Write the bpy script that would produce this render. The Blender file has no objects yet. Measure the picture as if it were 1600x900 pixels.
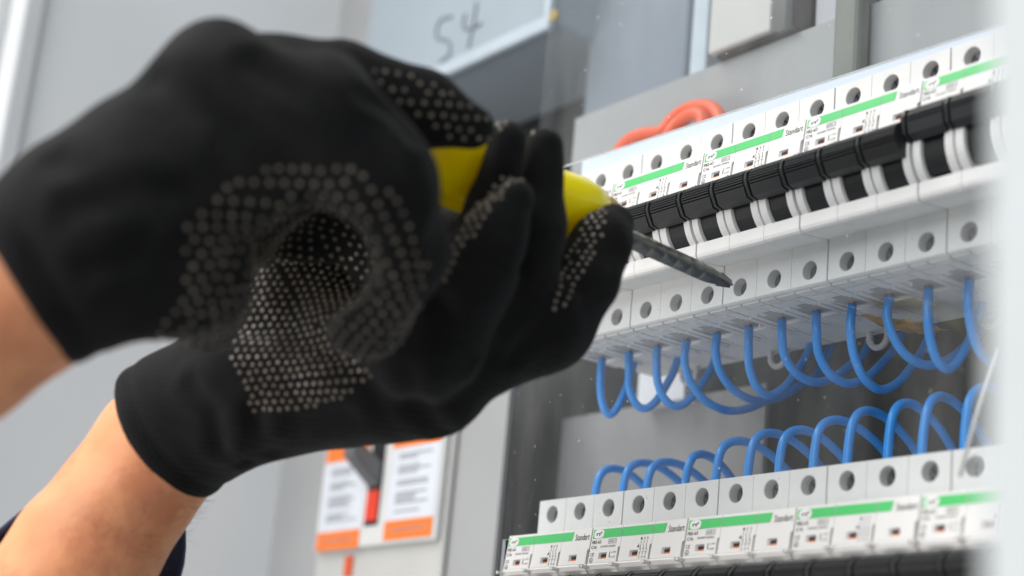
import bpy, bmesh, math, random
import numpy as np
from mathutils import Vector, Matrix
from mathutils.kdtree import KDTree

random.seed(7)
rng = np.random.default_rng(7)
SC = bpy.context.scene
COL = SC.collection

# ------------------------------------------------------------------ camera
# world: X along the breaker rows, Y into the cabinet, Z up, metres; origin on the face of the upper terminals
RV = (-3.07722729e-01, 9.22596848e-01, -4.67223650e-02)
TV = np.array((8.61802211e-02, -5.89873036e-02, 6.87915826e-01))
FPX = 2748.61


def rodr(r):
    r = np.asarray(r, float)
    t = np.linalg.norm(r)
    K = np.array([[0, -r[2], r[1]], [r[2], 0, -r[0]], [-r[1], r[0], 0]])
    return np.eye(3) + np.sin(t) / t * K + (1 - np.cos(t)) / t / t * K @ K


RC = rodr(RV) @ np.array([[1, 0, 0], [0, 0, -1], [0, 1, 0.0]])
CC = -RC.T @ TV
cam_d = bpy.data.cameras.new("camera")
cam = bpy.data.objects.new("camera", cam_d)
COL.objects.link(cam)
M = Matrix.Identity(4)
for i in range(3):
    M[i][0], M[i][1], M[i][2], M[i][3] = RC[0][i], -RC[1][i], -RC[2][i], CC[i]
cam.matrix_world = M
cam_d.sensor_width = 36.0
cam_d.lens = FPX / 1600 * 36.0
cam_d.clip_start = 0.02
cam_d.clip_end = 100
cam_d.dof.use_dof = True
cam_d.dof.focus_distance = 0.662
cam_d.dof.aperture_fstop = cam_d.lens / 10.0
cam_d.dof.aperture_blades = 0
SC.camera = cam

# ------------------------------------------------------------------ light
W = bpy.data.worlds.new("World")
SC.world = W
W.use_nodes = True
bg = W.node_tree.nodes["Background"]
bg.inputs[0].default_value = (0.92, 0.96, 1.0, 1)
bg.inputs[1].default_value = 0.42


def area(name, loc, target, size, power, color):
    d = bpy.data.lights.new(name, 'AREA')
    d.shape = 'RECTANGLE'
    d.size, d.size_y = size
    d.energy = power
    d.color = color
    o = bpy.data.objects.new(name, d)
    COL.objects.link(o)
    o.location = loc
    o.rotation_euler = (Vector(target) - Vector(loc)).to_track_quat('-Z', 'Y').to_euler()
    return o


area("key_light", (-0.95, -1.15, 1.75), (0, 0, -0.05), (1.3, 1.1), 34, (1.0, 0.97, 0.93))  # large soft key from the upper left, no window modelled
area("front_fill", (0.45, -1.7, 0.75), (-0.05, 0.0, -0.05), (1.5, 1.2), 20, (0.97, 0.99, 1.0))  # added frontal fill that brightens the breaker faces
area("wrist_fill", (-0.32, -0.98, -0.38), (0.06, -0.30, -0.10), (0.6, 0.5), 4.6, (1.0, 0.93, 0.86))  # added warm fill for wrist and gloves, no lamp stands here

SC.view_settings.view_transform = 'Standard'
SC.view_settings.look = 'None'
SC.view_settings.exposure = 0.12
SC.view_settings.gamma = 1.0
SC.view_settings.use_curve_mapping = False


# ------------------------------------------------------------------ geometry helpers
def ray(px, py):
    return RC.T @ np.array([(px - 800) / FPX, (py - 450) / FPX, 1.0])


def at(px, py, Y):
    """point of the vertical plane Y that the photograph shows at pixel px, py"""
    d = ray(px, py)
    return Vector(CC + (Y - CC[1]) / d[1] * d)


def atx(px, py, X):
    d = ray(px, py)
    return Vector(CC + (X - CC[0]) / d[0] * d)


def dep(px, py, z):
    return CC + z * ray(px, py)


def mesh_obj(name, bm, mats, parent=None, smooth=False, loc=None):
    me = bpy.data.meshes.new(name)
    bm.normal_update()
    bm.to_mesh(me)
    bm.free()
    return link_mesh(name, me, mats, parent, smooth, loc)


def link_mesh(name, me, mats, parent=None, smooth=False, loc=None):
    if not isinstance(mats, (list, tuple)):
        mats = [mats]
    if not me.materials:
        for m in mats:
            me.materials.append(m)
    if smooth:
        me.shade_smooth()
    o = bpy.data.objects.new(name, me)
    COL.objects.link(o)
    if parent is not None:
        o.parent = parent
    if loc is not None:
        o.location = loc
    return o


def thing(name, label, cat, loc=(0, 0, 0), group=None):
    o = bpy.data.objects.new(name, None)
    o.empty_display_size = 0.01
    COL.objects.link(o)
    o.location = loc
    return tag(o, label, cat, group)


def tag(o, label, cat, group=None):
    o['label'] = label
    o['category'] = cat
    if group:
        o['group'] = group
    return o


def kind(o, k):
    o['kind'] = k
    return o


def box(bm, x0, x1, y0, y1, z0, z1, mi=0):
    v = [bm.verts.new((x, y, z)) for x in (x0, x1) for y in (y0, y1) for z in (z0, z1)]
    for f in ((0, 1, 3, 2), (4, 6, 7, 5), (0, 4, 5, 1), (2, 3, 7, 6), (0, 2, 6, 4), (1, 5, 7, 3)):
        fc = bm.faces.new([v[i] for i in f])
        fc.material_index = mi
    return v


def bbox(bm, x0, x1, y0, y1, z0, z1, b=0.0005, seg=2, mi=0):
    """box with rounded edges"""
    t = bmesh.new()
    box(t, x0, x1, y0, y1, z0, z1)
    bmesh.ops.bevel(t, geom=t.edges[:], offset=b, segments=seg, profile=0.5, affect='EDGES')
    for f in t.faces:
        f.material_index = mi
    me = bpy.data.meshes.new("tmp")
    t.to_mesh(me)
    t.free()
    bm.from_mesh(me)
    bpy.data.meshes.remove(me)


def prism(bm, prof, x0, x1, mi=0, caps=True):
    """polygon prof [(y, z)] swept along X"""
    a = [bm.verts.new((x0, y, z)) for y, z in prof]
    b = [bm.verts.new((x1, y, z)) for y, z in prof]
    n = len(prof)
    for i in range(n):
        j = (i + 1) % n
        f = bm.faces.new((a[i], a[j], b[j], b[i]))
        f.material_index = mi
    if caps:
        f = bm.faces.new(a[::-1]); f.material_index = mi
        f = bm.faces.new(b); f.material_index = mi


def tube(bm, pts, r, n=10, caps=True, mi=0):
    pts = [Vector(p) for p in pts]
    rs = r if isinstance(r, (list, tuple)) else [r] * len(pts)
    rings = []
    up = Vector((0.3, 0.2, 1)).normalized()
    for i, p in enumerate(pts):
        d = (pts[min(i + 1, len(pts) - 1)] - pts[max(i - 1, 0)]).normalized()
        s = d.cross(up)
        if s.length < 1e-3:
            s = d.cross(Vector((1, 0, 0)))
        s.normalize()
        u = s.cross(d).normalized()
        up = u
        rings.append([bm.verts.new(p + (s * math.cos(2 * math.pi * k / n) + u * math.sin(2 * math.pi * k / n)) * rs[i]) for k in range(n)])
    for a, b in zip(rings, rings[1:]):
        for k in range(n):
            f = bm.faces.new((a[k], a[(k + 1) % n], b[(k + 1) % n], b[k]))
            f.material_index = mi
            f.smooth = True
    if caps:
        f = bm.faces.new(rings[0][::-1]); f.material_index = mi
        f = bm.faces.new(rings[-1]); f.material_index = mi
    return rings


def spline(pts, per=8):
    """Catmull-Rom through the points"""
    P = [Vector(p) for p in pts]
    P = [P[0] * 2 - P[1]] + P + [P[-1] * 2 - P[-2]]
    out = []
    for i in range(1, len(P) - 2):
        for k in range(per):
            t = k / per
            a, b, c, d = P[i - 1], P[i], P[i + 1], P[i + 2]
            out.append(0.5 * ((2 * b) + (c - a) * t + (2 * a - 5 * b + 4 * c - d) * t * t + (3 * b - a - 3 * c + d) * t ** 3))
    out.append(P[-2])
    return out


_txt = {}


def text_me(body, bold=0.0):
    key = (body, bold)
    if key not in _txt:
        cu = bpy.data.curves.new("txt", 'FONT')
        cu.body = body
        cu.size = 1.0
        cu.resolution_u = 2
        cu.offset = bold
        ob = bpy.data.objects.new("txt", cu)
        COL.objects.link(ob)
        bpy.context.view_layer.update()
        dg = bpy.context.evaluated_depsgraph_get()
        me = bpy.data.meshes.new_from_object(ob.evaluated_get(dg))
        bpy.data.objects.remove(ob)
        bpy.data.curves.remove(cu)
        co = np.array([v.co[:] for v in me.vertices]) if len(me.vertices) else np.zeros((1, 3))
        _txt[key] = (me, co[:, 0].min(), co[:, 0].max(), co[:, 1].min(), co[:, 1].max())
    return _txt[key]


def text_in(bm, body, x0, x1, z0, z1, y=0.0, bold=0.0, mi=0):
    """letters filling the rectangle x0..x1, z0..z1, facing -Y at depth y"""
    me, a, b, c, d = text_me(body, bold)
    n0 = len(bm.verts)
    f0 = len(bm.faces)
    bm.from_mesh(me)
    bm.verts.ensure_lookup_table()
    bm.faces.ensure_lookup_table()
    for v in bm.verts[n0:]:
        x, z = v.co.x, v.co.y
        v.co = Vector((x0 + (x - a) / (b - a) * (x1 - x0), y, z0 + (z - c) / (d - c) * (z1 - z0)))
    for f in bm.faces[f0:]:
        f.material_index = mi


def quad(bm, x0, x1, z0, z1, y, mi=0):
    f = bm.faces.new([bm.verts.new(p) for p in ((x0, y, z0), (x1, y, z0), (x1, y, z1), (x0, y, z1))])
    f.material_index = mi


# ------------------------------------------------------------------ materials
def mat(name, color, rough=0.5, metal=0.0, var=0.06, scale=60.0, bump=0.0, bscale=900.0, coat=0.0, sheen=0.0, spec=0.5, sss=0.0, trans=0.0, ior=1.45, stain=None):
    m = bpy.data.materials.new(name)
    m.use_nodes = True
    nt = m.node_tree
    b = nt.nodes["Principled BSDF"]
    b.inputs["Roughness"].default_value = rough
    b.inputs["Metallic"].default_value = metal
    b.inputs["Specular IOR Level"].default_value = spec
    b.inputs["Coat Weight"].default_value = coat
    b.inputs["Sheen Weight"].default_value = sheen
    b.inputs["Transmission Weight"].default_value = trans
    b.inputs["IOR"].default_value = ior
    if sss:
        b.inputs["Subsurface Weight"].default_value = sss
        b.inputs["Subsurface Radius"].default_value = (1.0, 0.35, 0.2)
        b.inputs["Subsurface Scale"].default_value = 0.004
    tc = nt.nodes.new("ShaderNodeTexCoord")
    nz = nt.nodes.new("ShaderNodeTexNoise")
    nz.inputs["Scale"].default_value = scale
    nz.inputs["Detail"].default_value = 6
    nt.links.new(tc.outputs["Object"], nz.inputs["Vector"])
    rp = nt.nodes.new("ShaderNodeValToRGB")
    rp.color_ramp.elements[0].position = 0.3
    rp.color_ramp.elements[1].position = 0.7
    rp.color_ramp.elements[0].color = tuple(c * (1 - var) for c in color) + (1,)
    rp.color_ramp.elements[1].color = tuple(min(1, c * (1 + var)) for c in color) + (1,)
    nt.links.new(nz.outputs["Fac"], rp.inputs["Fac"])
    out = rp.outputs["Color"]
    if stain:
        n2 = nt.nodes.new("ShaderNodeTexNoise")
        n2.inputs["Scale"].default_value = stain[1]
        n2.inputs["Detail"].default_value = 8
        n2.inputs["Roughness"].default_value = 0.7
        nt.links.new(tc.outputs["Object"], n2.inputs["Vector"])
        r2 = nt.nodes.new("ShaderNodeValToRGB")
        r2.color_ramp.elements[0].position = stain[2]
        r2.color_ramp.elements[1].position = stain[2] + 0.12
        r2.color_ramp.elements[0].color = (0, 0, 0, 1)
        r2.color_ramp.elements[1].color = (stain[3],) * 3 + (1,)
        nt.links.new(n2.outputs["Fac"], r2.inputs["Fac"])
        mx = nt.nodes.new("ShaderNodeMix")
        mx.data_type = 'RGBA'
        nt.links.new(r2.outputs["Color"], mx.inputs["Factor"])
        nt.links.new(out, mx.inputs["A"])
        mx.inputs["B"].default_value = tuple(stain[0]) + (1,)
        out = mx.outputs["Result"]
    nt.links.new(out, b.inputs["Base Color"])
    if bump:
        n3 = nt.nodes.new("ShaderNodeTexNoise")
        n3.inputs["Scale"].default_value = bscale
        n3.inputs["Detail"].default_value = 3
        nt.links.new(tc.outputs["Object"], n3.inputs["Vector"])
        bp = nt.nodes.new("ShaderNodeBump")
        bp.inputs["Strength"].default_value = bump
        bp.inputs["Distance"].default_value = 0.0006
        nt.links.new(n3.outputs["Fac"], bp.inputs["Height"])
        nt.links.new(bp.outputs["Normal"], b.inputs["Normal"])
    return m


WHITE = mat("breaker_plastic", (0.80, 0.79, 0.775), 0.42, var=0.03, bump=0.06, bscale=2500, stain=((0.45, 0.36, 0.24), 55, 0.66, 0.35))
LABEL = mat("label_plastic", (0.82, 0.815, 0.80), 0.36, var=0.02, bump=0.04, bscale=2500)
SHADED = mat("shaded_plastic", (0.43, 0.425, 0.42), 0.6)  # white plastic greyed: shade of holes and recesses put into its colour
BLACK = mat("lever_plastic", (0.020, 0.021, 0.023), 0.36, bump=0.15, bscale=1800)
GREEN = mat("stripe_green", (0.09, 0.56, 0.17), 0.4, var=0.03)
INK = mat("print_ink", (0.035, 0.035, 0.04), 0.6)
GREYINK = mat("print_grey", (0.32, 0.32, 0.33), 0.6)
SCREW = mat("screw_steel", (0.11, 0.11, 0.115), 0.5, metal=0.4, var=0.2, scale=700)
DARK = mat("dark_recess", (0.02, 0.02, 0.022), 0.7)
REDOR = mat("indicator_orange", (0.7, 0.16, 0.03), 0.5)
BLUE = mat("wire_blue", (0.022, 0.285, 0.78), 0.30, var=0.05, bump=0.05, coat=0.1)
COPPER = mat("copper", (0.65, 0.26, 0.12), 0.35, metal=0.9)
ORANGE_CABLE = mat("cable_orange", (0.86, 0.13, 0.045), 0.45)
PAINT = mat("cabinet_paint", (0.66, 0.68, 0.69), 0.45, var=0.03, scale=12, bump=0.08, bscale=700)
PAINT_LIGHT = mat("cabinet_paint_light", (0.78, 0.80, 0.81), 0.42, var=0.03, scale=10, bump=0.08, bscale=700)
PAINT_GREY = mat("cover_paint", (0.36, 0.365, 0.37), 0.5, var=0.05, scale=14, bump=0.08, bscale=600)
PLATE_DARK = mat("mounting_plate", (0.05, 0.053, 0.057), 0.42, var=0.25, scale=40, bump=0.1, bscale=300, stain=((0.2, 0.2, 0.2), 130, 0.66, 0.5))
REFLECT_GREY = mat("reflection_sheet", (0.25, 0.255, 0.265), 0.45, var=0.12, scale=25, bump=0.1, bscale=300)
FRAME_WHITE = mat("frame_paint", (0.53, 0.56, 0.57), 0.4, var=0.02)
BEIGE = mat("device_beige", (0.52, 0.52, 0.50), 0.5, var=0.03)
PAPER = mat("label_paper", (0.66, 0.69, 0.75), 0.5, var=0.03)
PRINTGREY = mat("paper_print", (0.22, 0.23, 0.26), 0.7)
ORANGE = mat("label_orange", (0.86, 0.20, 0.03), 0.5, var=0.03)
RED = mat("indicator_red", (0.75, 0.05, 0.02), 0.45)
LEVER = mat("lever_grey", (0.13, 0.135, 0.14), 0.42, var=0.08)
BLUEBOX = mat("box_plastic_blue", (0.35, 0.405, 0.45), 0.25, var=0.05, scale=15)
BLUEBOX_DEEP = mat("box_plastic_grey", (0.235, 0.27, 0.315), 0.3, var=0.10, scale=9)
BOXEDGE = mat("box_edge", (0.48, 0.55, 0.61), 0.3)
MARKER = mat("marker_ink", (0.19, 0.225, 0.265), 0.6)
BRASS = mat("brass", (0.6, 0.45, 0.15), 0.4, metal=0.7)
STRIP = mat("trunking_white", (0.66, 0.73, 0.84), 0.3, var=0.01)
GLOVE = mat("glove_knit", (0.0052, 0.0052, 0.0056), 0.8, var=0.25, scale=180, bump=0.55, bscale=1500, sheen=0.05, spec=0.18)
nt = GLOVE.node_tree          # knit rows on the cloth
_tc = nt.nodes.new("ShaderNodeTexCoord")
_b = nt.nodes["Principled BSDF"]
_h = None
for _axis, _sc in (('X', 270), ('Z', 200)):
    _w = nt.nodes.new("ShaderNodeTexWave")
    _w.bands_direction = _axis
    _w.inputs["Scale"].default_value = _sc
    _w.inputs["Distortion"].default_value = 1.5
    _w.inputs["Detail"].default_value = 1
    _w.inputs["Detail Scale"].default_value = 0.3
    nt.links.new(_tc.outputs["Object"], _w.inputs["Vector"])
    if _h is None:
        _h = _w.outputs["Fac"]
    else:
        _m = nt.nodes.new("ShaderNodeMath")
        _m.operation = 'MULTIPLY'
        nt.links.new(_h, _m.inputs[0])
        nt.links.new(_w.outputs["Fac"], _m.inputs[1])
        _h = _m.outputs[0]
_bp = nt.nodes.new("ShaderNodeBump")
_bp.inputs["Strength"].default_value = 0.42
_bp.inputs["Distance"].default_value = 0.0006
nt.links.new(_h, _bp.inputs["Height"])
_old = _b.inputs["Normal"].links[0].from_socket
nt.links.new(_old, _bp.inputs["Normal"])
nt.links.new(_bp.outputs["Normal"], _b.inputs["Normal"])
DOT = mat("grip_rubber", (0.14, 0.115, 0.08), 0.22, var=0.25, scale=300, spec=1.0)
SKIN = mat("skin", (0.84, 0.37, 0.18), 0.45, var=0.10, scale=70, bump=0.35, bscale=420, sss=0.25, stain=((0.60, 0.19, 0.09), 30, 0.48, 0.55))
NAVY = mat("sleeve_navy", (0.012, 0.02, 0.06), 0.85, var=0.2, bump=0.4, bscale=1200, sheen=0.2)
YELLOW = mat("handle_yellow", (1.0, 0.78, 0.0), 0.20, var=0.02, coat=0.08, spec=0.35)
_y = YELLOW.node_tree.nodes["Principled BSDF"]     # cloudy, light-scattering plastic
_y.inputs["Subsurface Weight"].default_value = 0.7
_y.inputs["Subsurface Radius"].default_value = (1.0, 0.75, 0.1)
_y.inputs["Subsurface Scale"].default_value = 0.02
AMBER = mat("collar_amber", (0.75, 0.52, 0.22), 0.15, trans=0.6, ior=1.45)
SHAFT = mat("shaft_steel", (0.19, 0.19, 0.175), 0.33, metal=0.7, var=0.16, scale=260, bump=0.2, bscale=900, stain=((0.30, 0.22, 0.10), 240, 0.62, 0.6))
TAPE = mat("tape_amber", (0.55, 0.33, 0.10), 0.2, trans=0.45)
WHITEPLAS = mat("clip_plastic", (0.62, 0.62, 0.61), 0.4)


def pane_material():
    m = bpy.data.materials.new("acrylic_sheet")
    m.use_nodes = True
    nt = m.node_tree
    nt.nodes.clear()
    out = nt.nodes.new("ShaderNodeOutputMaterial")
    tr = nt.nodes.new("ShaderNodeBsdfTransparent")
    tr.inputs[0].default_value = (0.97, 0.98, 0.985, 1)
    gl = nt.nodes.new("ShaderNodeBsdfGlossy")
    gl.inputs["Roughness"].default_value = 0.02
    fr = nt.nodes.new("ShaderNodeFresnel")
    ge = nt.nodes.new("ShaderNodeNewGeometry")
    ix = nt.nodes.new("ShaderNodeMapRange")       # same reflectance from either side of the sheet
    ix.inputs["To Min"].default_value = 1.33
    ix.inputs["To Max"].default_value = 1 / 1.33
    nt.links.new(ge.outputs["Backfacing"], ix.inputs["Value"])
    nt.links.new(ix.outputs[0], fr.inputs[0])
    m1 = nt.nodes.new("ShaderNodeMixShader")
    nt.links.new(fr.outputs[0], m1.inputs[0])
    nt.links.new(tr.outputs[0], m1.inputs[1])
    nt.links.new(gl.outputs[0], m1.inputs[2])
    df = nt.nodes.new("ShaderNodeBsdfDiffuse")
    df.inputs[0].default_value = (0.75, 0.74, 0.70, 1)
    tc = nt.nodes.new("ShaderNodeTexCoord")
    nz = nt.nodes.new("ShaderNodeTexNoise")
    nz.inputs["Scale"].default_value = 420
    nz.inputs["Detail"].default_value = 2
    nt.links.new(tc.outputs["Object"], nz.inputs["Vector"])
    rp = nt.nodes.new("ShaderNodeValToRGB")
    rp.color_ramp.elements[0].position = 0.73
    rp.color_ramp.elements[1].position = 0.78
    rp.color_ramp.elements[0].color = (0.0, 0.0, 0.0, 1)
    rp.color_ramp.elements[1].color = (0.5, 0.5, 0.5, 1)
    nt.links.new(nz.outputs["Fac"], rp.inputs["Fac"])
    n2 = nt.nodes.new("ShaderNodeTexNoise")
    n2.inputs["Scale"].default_value = 22
    n2.inputs["Detail"].default_value = 9
    n2.inputs["Roughness"].default_value = 0.65
    mp = nt.nodes.new("ShaderNodeMapping")       # dust film streaked up and down, also painting reflection haze
    mp.inputs["Scale"].default_value = (1.6, 1.0, 0.35)
    mp.inputs["Rotation"].default_value = (0, 0.25, 0)
    nt.links.new(tc.outputs["Object"], mp.inputs["Vector"])
    nt.links.new(mp.outputs[0], n2.inputs["Vector"])
    r2 = nt.nodes.new("ShaderNodeValToRGB")
    r2.color_ramp.elements[0].position = 0.35
    r2.color_ramp.elements[1].position = 0.75
    r2.color_ramp.elements[0].color = (0.002, 0.002, 0.002, 1)
    r2.color_ramp.elements[1].color = (0.062, 0.062, 0.062, 1)
    nt.links.new(n2.outputs["Fac"], r2.inputs["Fac"])
    ad = nt.nodes.new("ShaderNodeMath")
    ad.operation = 'ADD'
    nt.links.new(rp.outputs[0], ad.inputs[0])
    nt.links.new(r2.outputs[0], ad.inputs[1])
    m2 = nt.nodes.new("ShaderNodeMixShader")
    nt.links.new(ad.outputs[0], m2.inputs[0])
    nt.links.new(m1.outputs[0], m2.inputs[1])
    nt.links.new(df.outputs[0], m2.inputs[2])
    nt.links.new(m2.outputs[0], out.inputs[0])
    return m


PANE = pane_material()
PANE_EDGE = mat("acrylic_edge", (0.78, 0.82, 0.84), 0.3)

# ------------------------------------------------------------------ the cabinet (setting)
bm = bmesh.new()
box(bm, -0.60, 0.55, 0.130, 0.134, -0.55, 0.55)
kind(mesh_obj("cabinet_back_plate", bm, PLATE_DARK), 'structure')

XW = -0.432
bm = bmesh.new()
prof = [(XW, 0.066), (XW, 0.060), (-0.4285, 0.0595)]
box(bm, XW, -0.2131, 0.0600, 0.0625, -0.55, -0.010)
box(bm, XW, -0.3830, 0.0600, 0.0625, -0.010, 0.50)
cover = tag(mesh_obj("steel_sheet", bm, PAINT_GREY), "plain grey sheet metal panel behind the orange labelled switch", "cover panel")

bm = bmesh.new()
box(bm, XW - 0.003, XW, -0.128, 0.1295, -0.55, 0.55)
tag(mesh_obj("cabinet_side_wall", bm, PAINT_LIGHT), "smooth pale grey inner side wall of the cabinet behind the hands", "cabinet wall")
bm = bmesh.new()
bbox(bm, XW - 0.020, XW + 0.004, -0.142, -0.1285, -0.55, 0.55, 0.003, 3)
bbox(bm, XW - 0.055, XW - 0.0205, -0.150, -0.128, -0.55, 0.55, 0.003, 3)
tag(mesh_obj("cabinet_door_frame", bm, PAINT), "pale grey folded steel frame edge at far left of the cabinet", "door frame")

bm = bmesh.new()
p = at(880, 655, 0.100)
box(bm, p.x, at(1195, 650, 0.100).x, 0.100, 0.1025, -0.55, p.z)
tag(mesh_obj("reflection_sheet", bm, REFLECT_GREY), "grey sheet behind the loops of blue wire, standing in for a reflection", "metal sheet")  # its pale tone and edges paint the reflection gradient of the cover

bm = bmesh.new()
p = at(1040, 602, 0.090)
bbox(bm, p.x - 0.020, p.x + 0.013, 0.090, 0.0995, p.z - 0.008, p.z + 0.020, 0.0006)
tag(mesh_obj("white_sticker", bm, PAPER), "small white tag on the metal behind the blue wires", "tag")

bm = bmesh.new()
box(bm, -0.166, 0.32, 0.050, 0.0525, 0.0, 0.0675)
box(bm, -0.166, 0.32, 0.0526, 0.075, 0.0655, 0.0674)
tag(mesh_obj("cover_band", bm, mat("band_paint", (0.33, 0.34, 0.345), 0.45, var=0.08, scale=15)), "long grey metal strip above the upper breaker row", "cover strip")

# nearest thing: the white door edge on the right
fp = dep(1534, 450, 0.25)
bm = bmesh.new()
bbox(bm, fp[0], fp[0] + 0.05, fp[1], fp[1] + 0.02, -0.55, 0.40, 0.002, 3)
tag(mesh_obj("cabinet_door_edge", bm, FRAME_WHITE), "blurred white cabinet door edge closest to the viewer at right", "door edge")


# ------------------------------------------------------------------ the acrylic cover with two windows
def pane_mesh():
    bm = bmesh.new()
    xs = [at(806, 600, -0.0128).x, -0.1075, 0.205, 0.212]
    zs = [-0.31, -0.200, -0.1538, -0.0542, 0.0056, 0.155]
    y0, y1 = -0.0136, -0.0120
    slope = lambda i, j: -(xs[i] + 0.0985) / 0.21 * 0.0047 if j == 4 else 0.0
    solid = {}
    for i in range(3):
        for j in range(5):
            solid[i, j] = not (i == 1 and j in (1, 3))
    V = {}

    def vv(i, j, y):
        k = (i, j, y)
        if k not in V:
            V[k] = bm.verts.new((xs[i], y0 if y == 0 else y1, zs[j] + slope(i, j)))
        return V[k]
    for (i, j), s in solid.items():
        if not s:
            continue
        bm.faces.new((vv(i, j, 0), vv(i + 1, j, 0), vv(i + 1, j + 1, 0), vv(i, j + 1, 0)))
        bm.faces.new((vv(i, j, 1), vv(i, j + 1, 1), vv(i + 1, j + 1, 1), vv(i + 1, j, 1)))
        for di, dj, a, b in ((-1, 0, (i, j + 1), (i, j)), (1, 0, (i + 1, j), (i + 1, j + 1)), (0, -1, (i, j), (i + 1, j)), (0, 1, (i + 1, j + 1), (i, j + 1))):
            if not solid.get((i + di, j + dj), False):
                f = bm.faces.new((vv(*a, 0), vv(*a, 1), vv(*b, 1), vv(*b, 0)))
                f.material_index = 1 if 0 <= i + di <= 2 and 0 <= j + dj <= 4 else 0
    return bm


tag(mesh_obj("acrylic_cover", pane_mesh(), [PANE, PANE_EDGE]), "clear dusty acrylic sheet with cut-outs around the breaker rows", "clear cover")

# ------------------------------------------------------------------ breakers
PW = 0.0178
HR = 0.0035


def face_with_hole(bm, x0, x1, z0, z1, cx, cz, r, depth, n=24):
    """front face at y = 0 with a round recess"""
    per = []
    for k in range(n):
        a = 2 * math.pi * (k + 0.5) / n
        c, s = math.cos(a), math.sin(a)
        t = min(((x1 - cx) / c if c > 0 else (x0 - cx) / c) if abs(c) > 1e-9 else 9, ((z1 - cz) / s if s > 0 else (z0 - cz) / s) if abs(s) > 1e-9 else 9)
        per.append((cx + c * t, cz + s * t, a))
    corners = [(x1, z1), (x0, z1), (x0, z0), (x1, z0)]
    outer = [bm.verts.new((x, 0, z)) for x, z, a in per]
    lip = [bm.verts.new((cx + (r + 0.00025) * math.cos(a), 0, cz + (r + 0.00025) * math.sin(a))) for x, z, a in per]
    inner = [bm.verts.new((cx + r * math.cos(a), 0.0003, cz + r * math.sin(a))) for x, z, a in per]
    deep = [bm.verts.new((cx + r * math.cos(a), depth, cz + r * math.sin(a))) for x, z, a in per]
    for k in range(n):
        j = (k + 1) % n
        pts = [outer[k]]
        xa, za, _ = per[k]
        xb, zb, _ = per[j]
        if abs(xa - xb) > 1e-7 and abs(za - zb) > 1e-7:
            for c in corners:
                if (abs(c[0] - xa) < 1e-7 or abs(c[1] - za) < 1e-7) and (abs(c[0] - xb) < 1e-7 or abs(c[1] - zb) < 1e-7):
                    pts.append(bm.verts.new((c[0], 0, c[1])))
                    break
        pts.append(outer[j])
        bm.faces.new(pts + [lip[j], lip[k]])
        f = bm.faces.new((lip[k], lip[j], inner[j], inner[k])); f.smooth = True
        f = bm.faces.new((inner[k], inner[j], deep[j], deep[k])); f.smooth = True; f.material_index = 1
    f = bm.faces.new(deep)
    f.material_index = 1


LT = math.atan2(0.0018, 0.0140)      # lean of the label face


def label_pt(x, s, off=0.0):
    """point on the label face: s metres down from its top edge, off metres out of it"""
    return Vector((x, -0.0140 - s * math.sin(LT) - off * math.cos(LT), -0.0108 - s * math.cos(LT) + off * math.sin(LT)))


def label_map(bm, v0):
    """carry vertices built flat (x, y = -off, z = -s) onto the label face"""
    bm.verts.ensure_lookup_table()
    for v in bm.verts[v0:]:
        v.co = label_pt(v.co.x, -v.co.z, -v.co.y)


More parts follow.
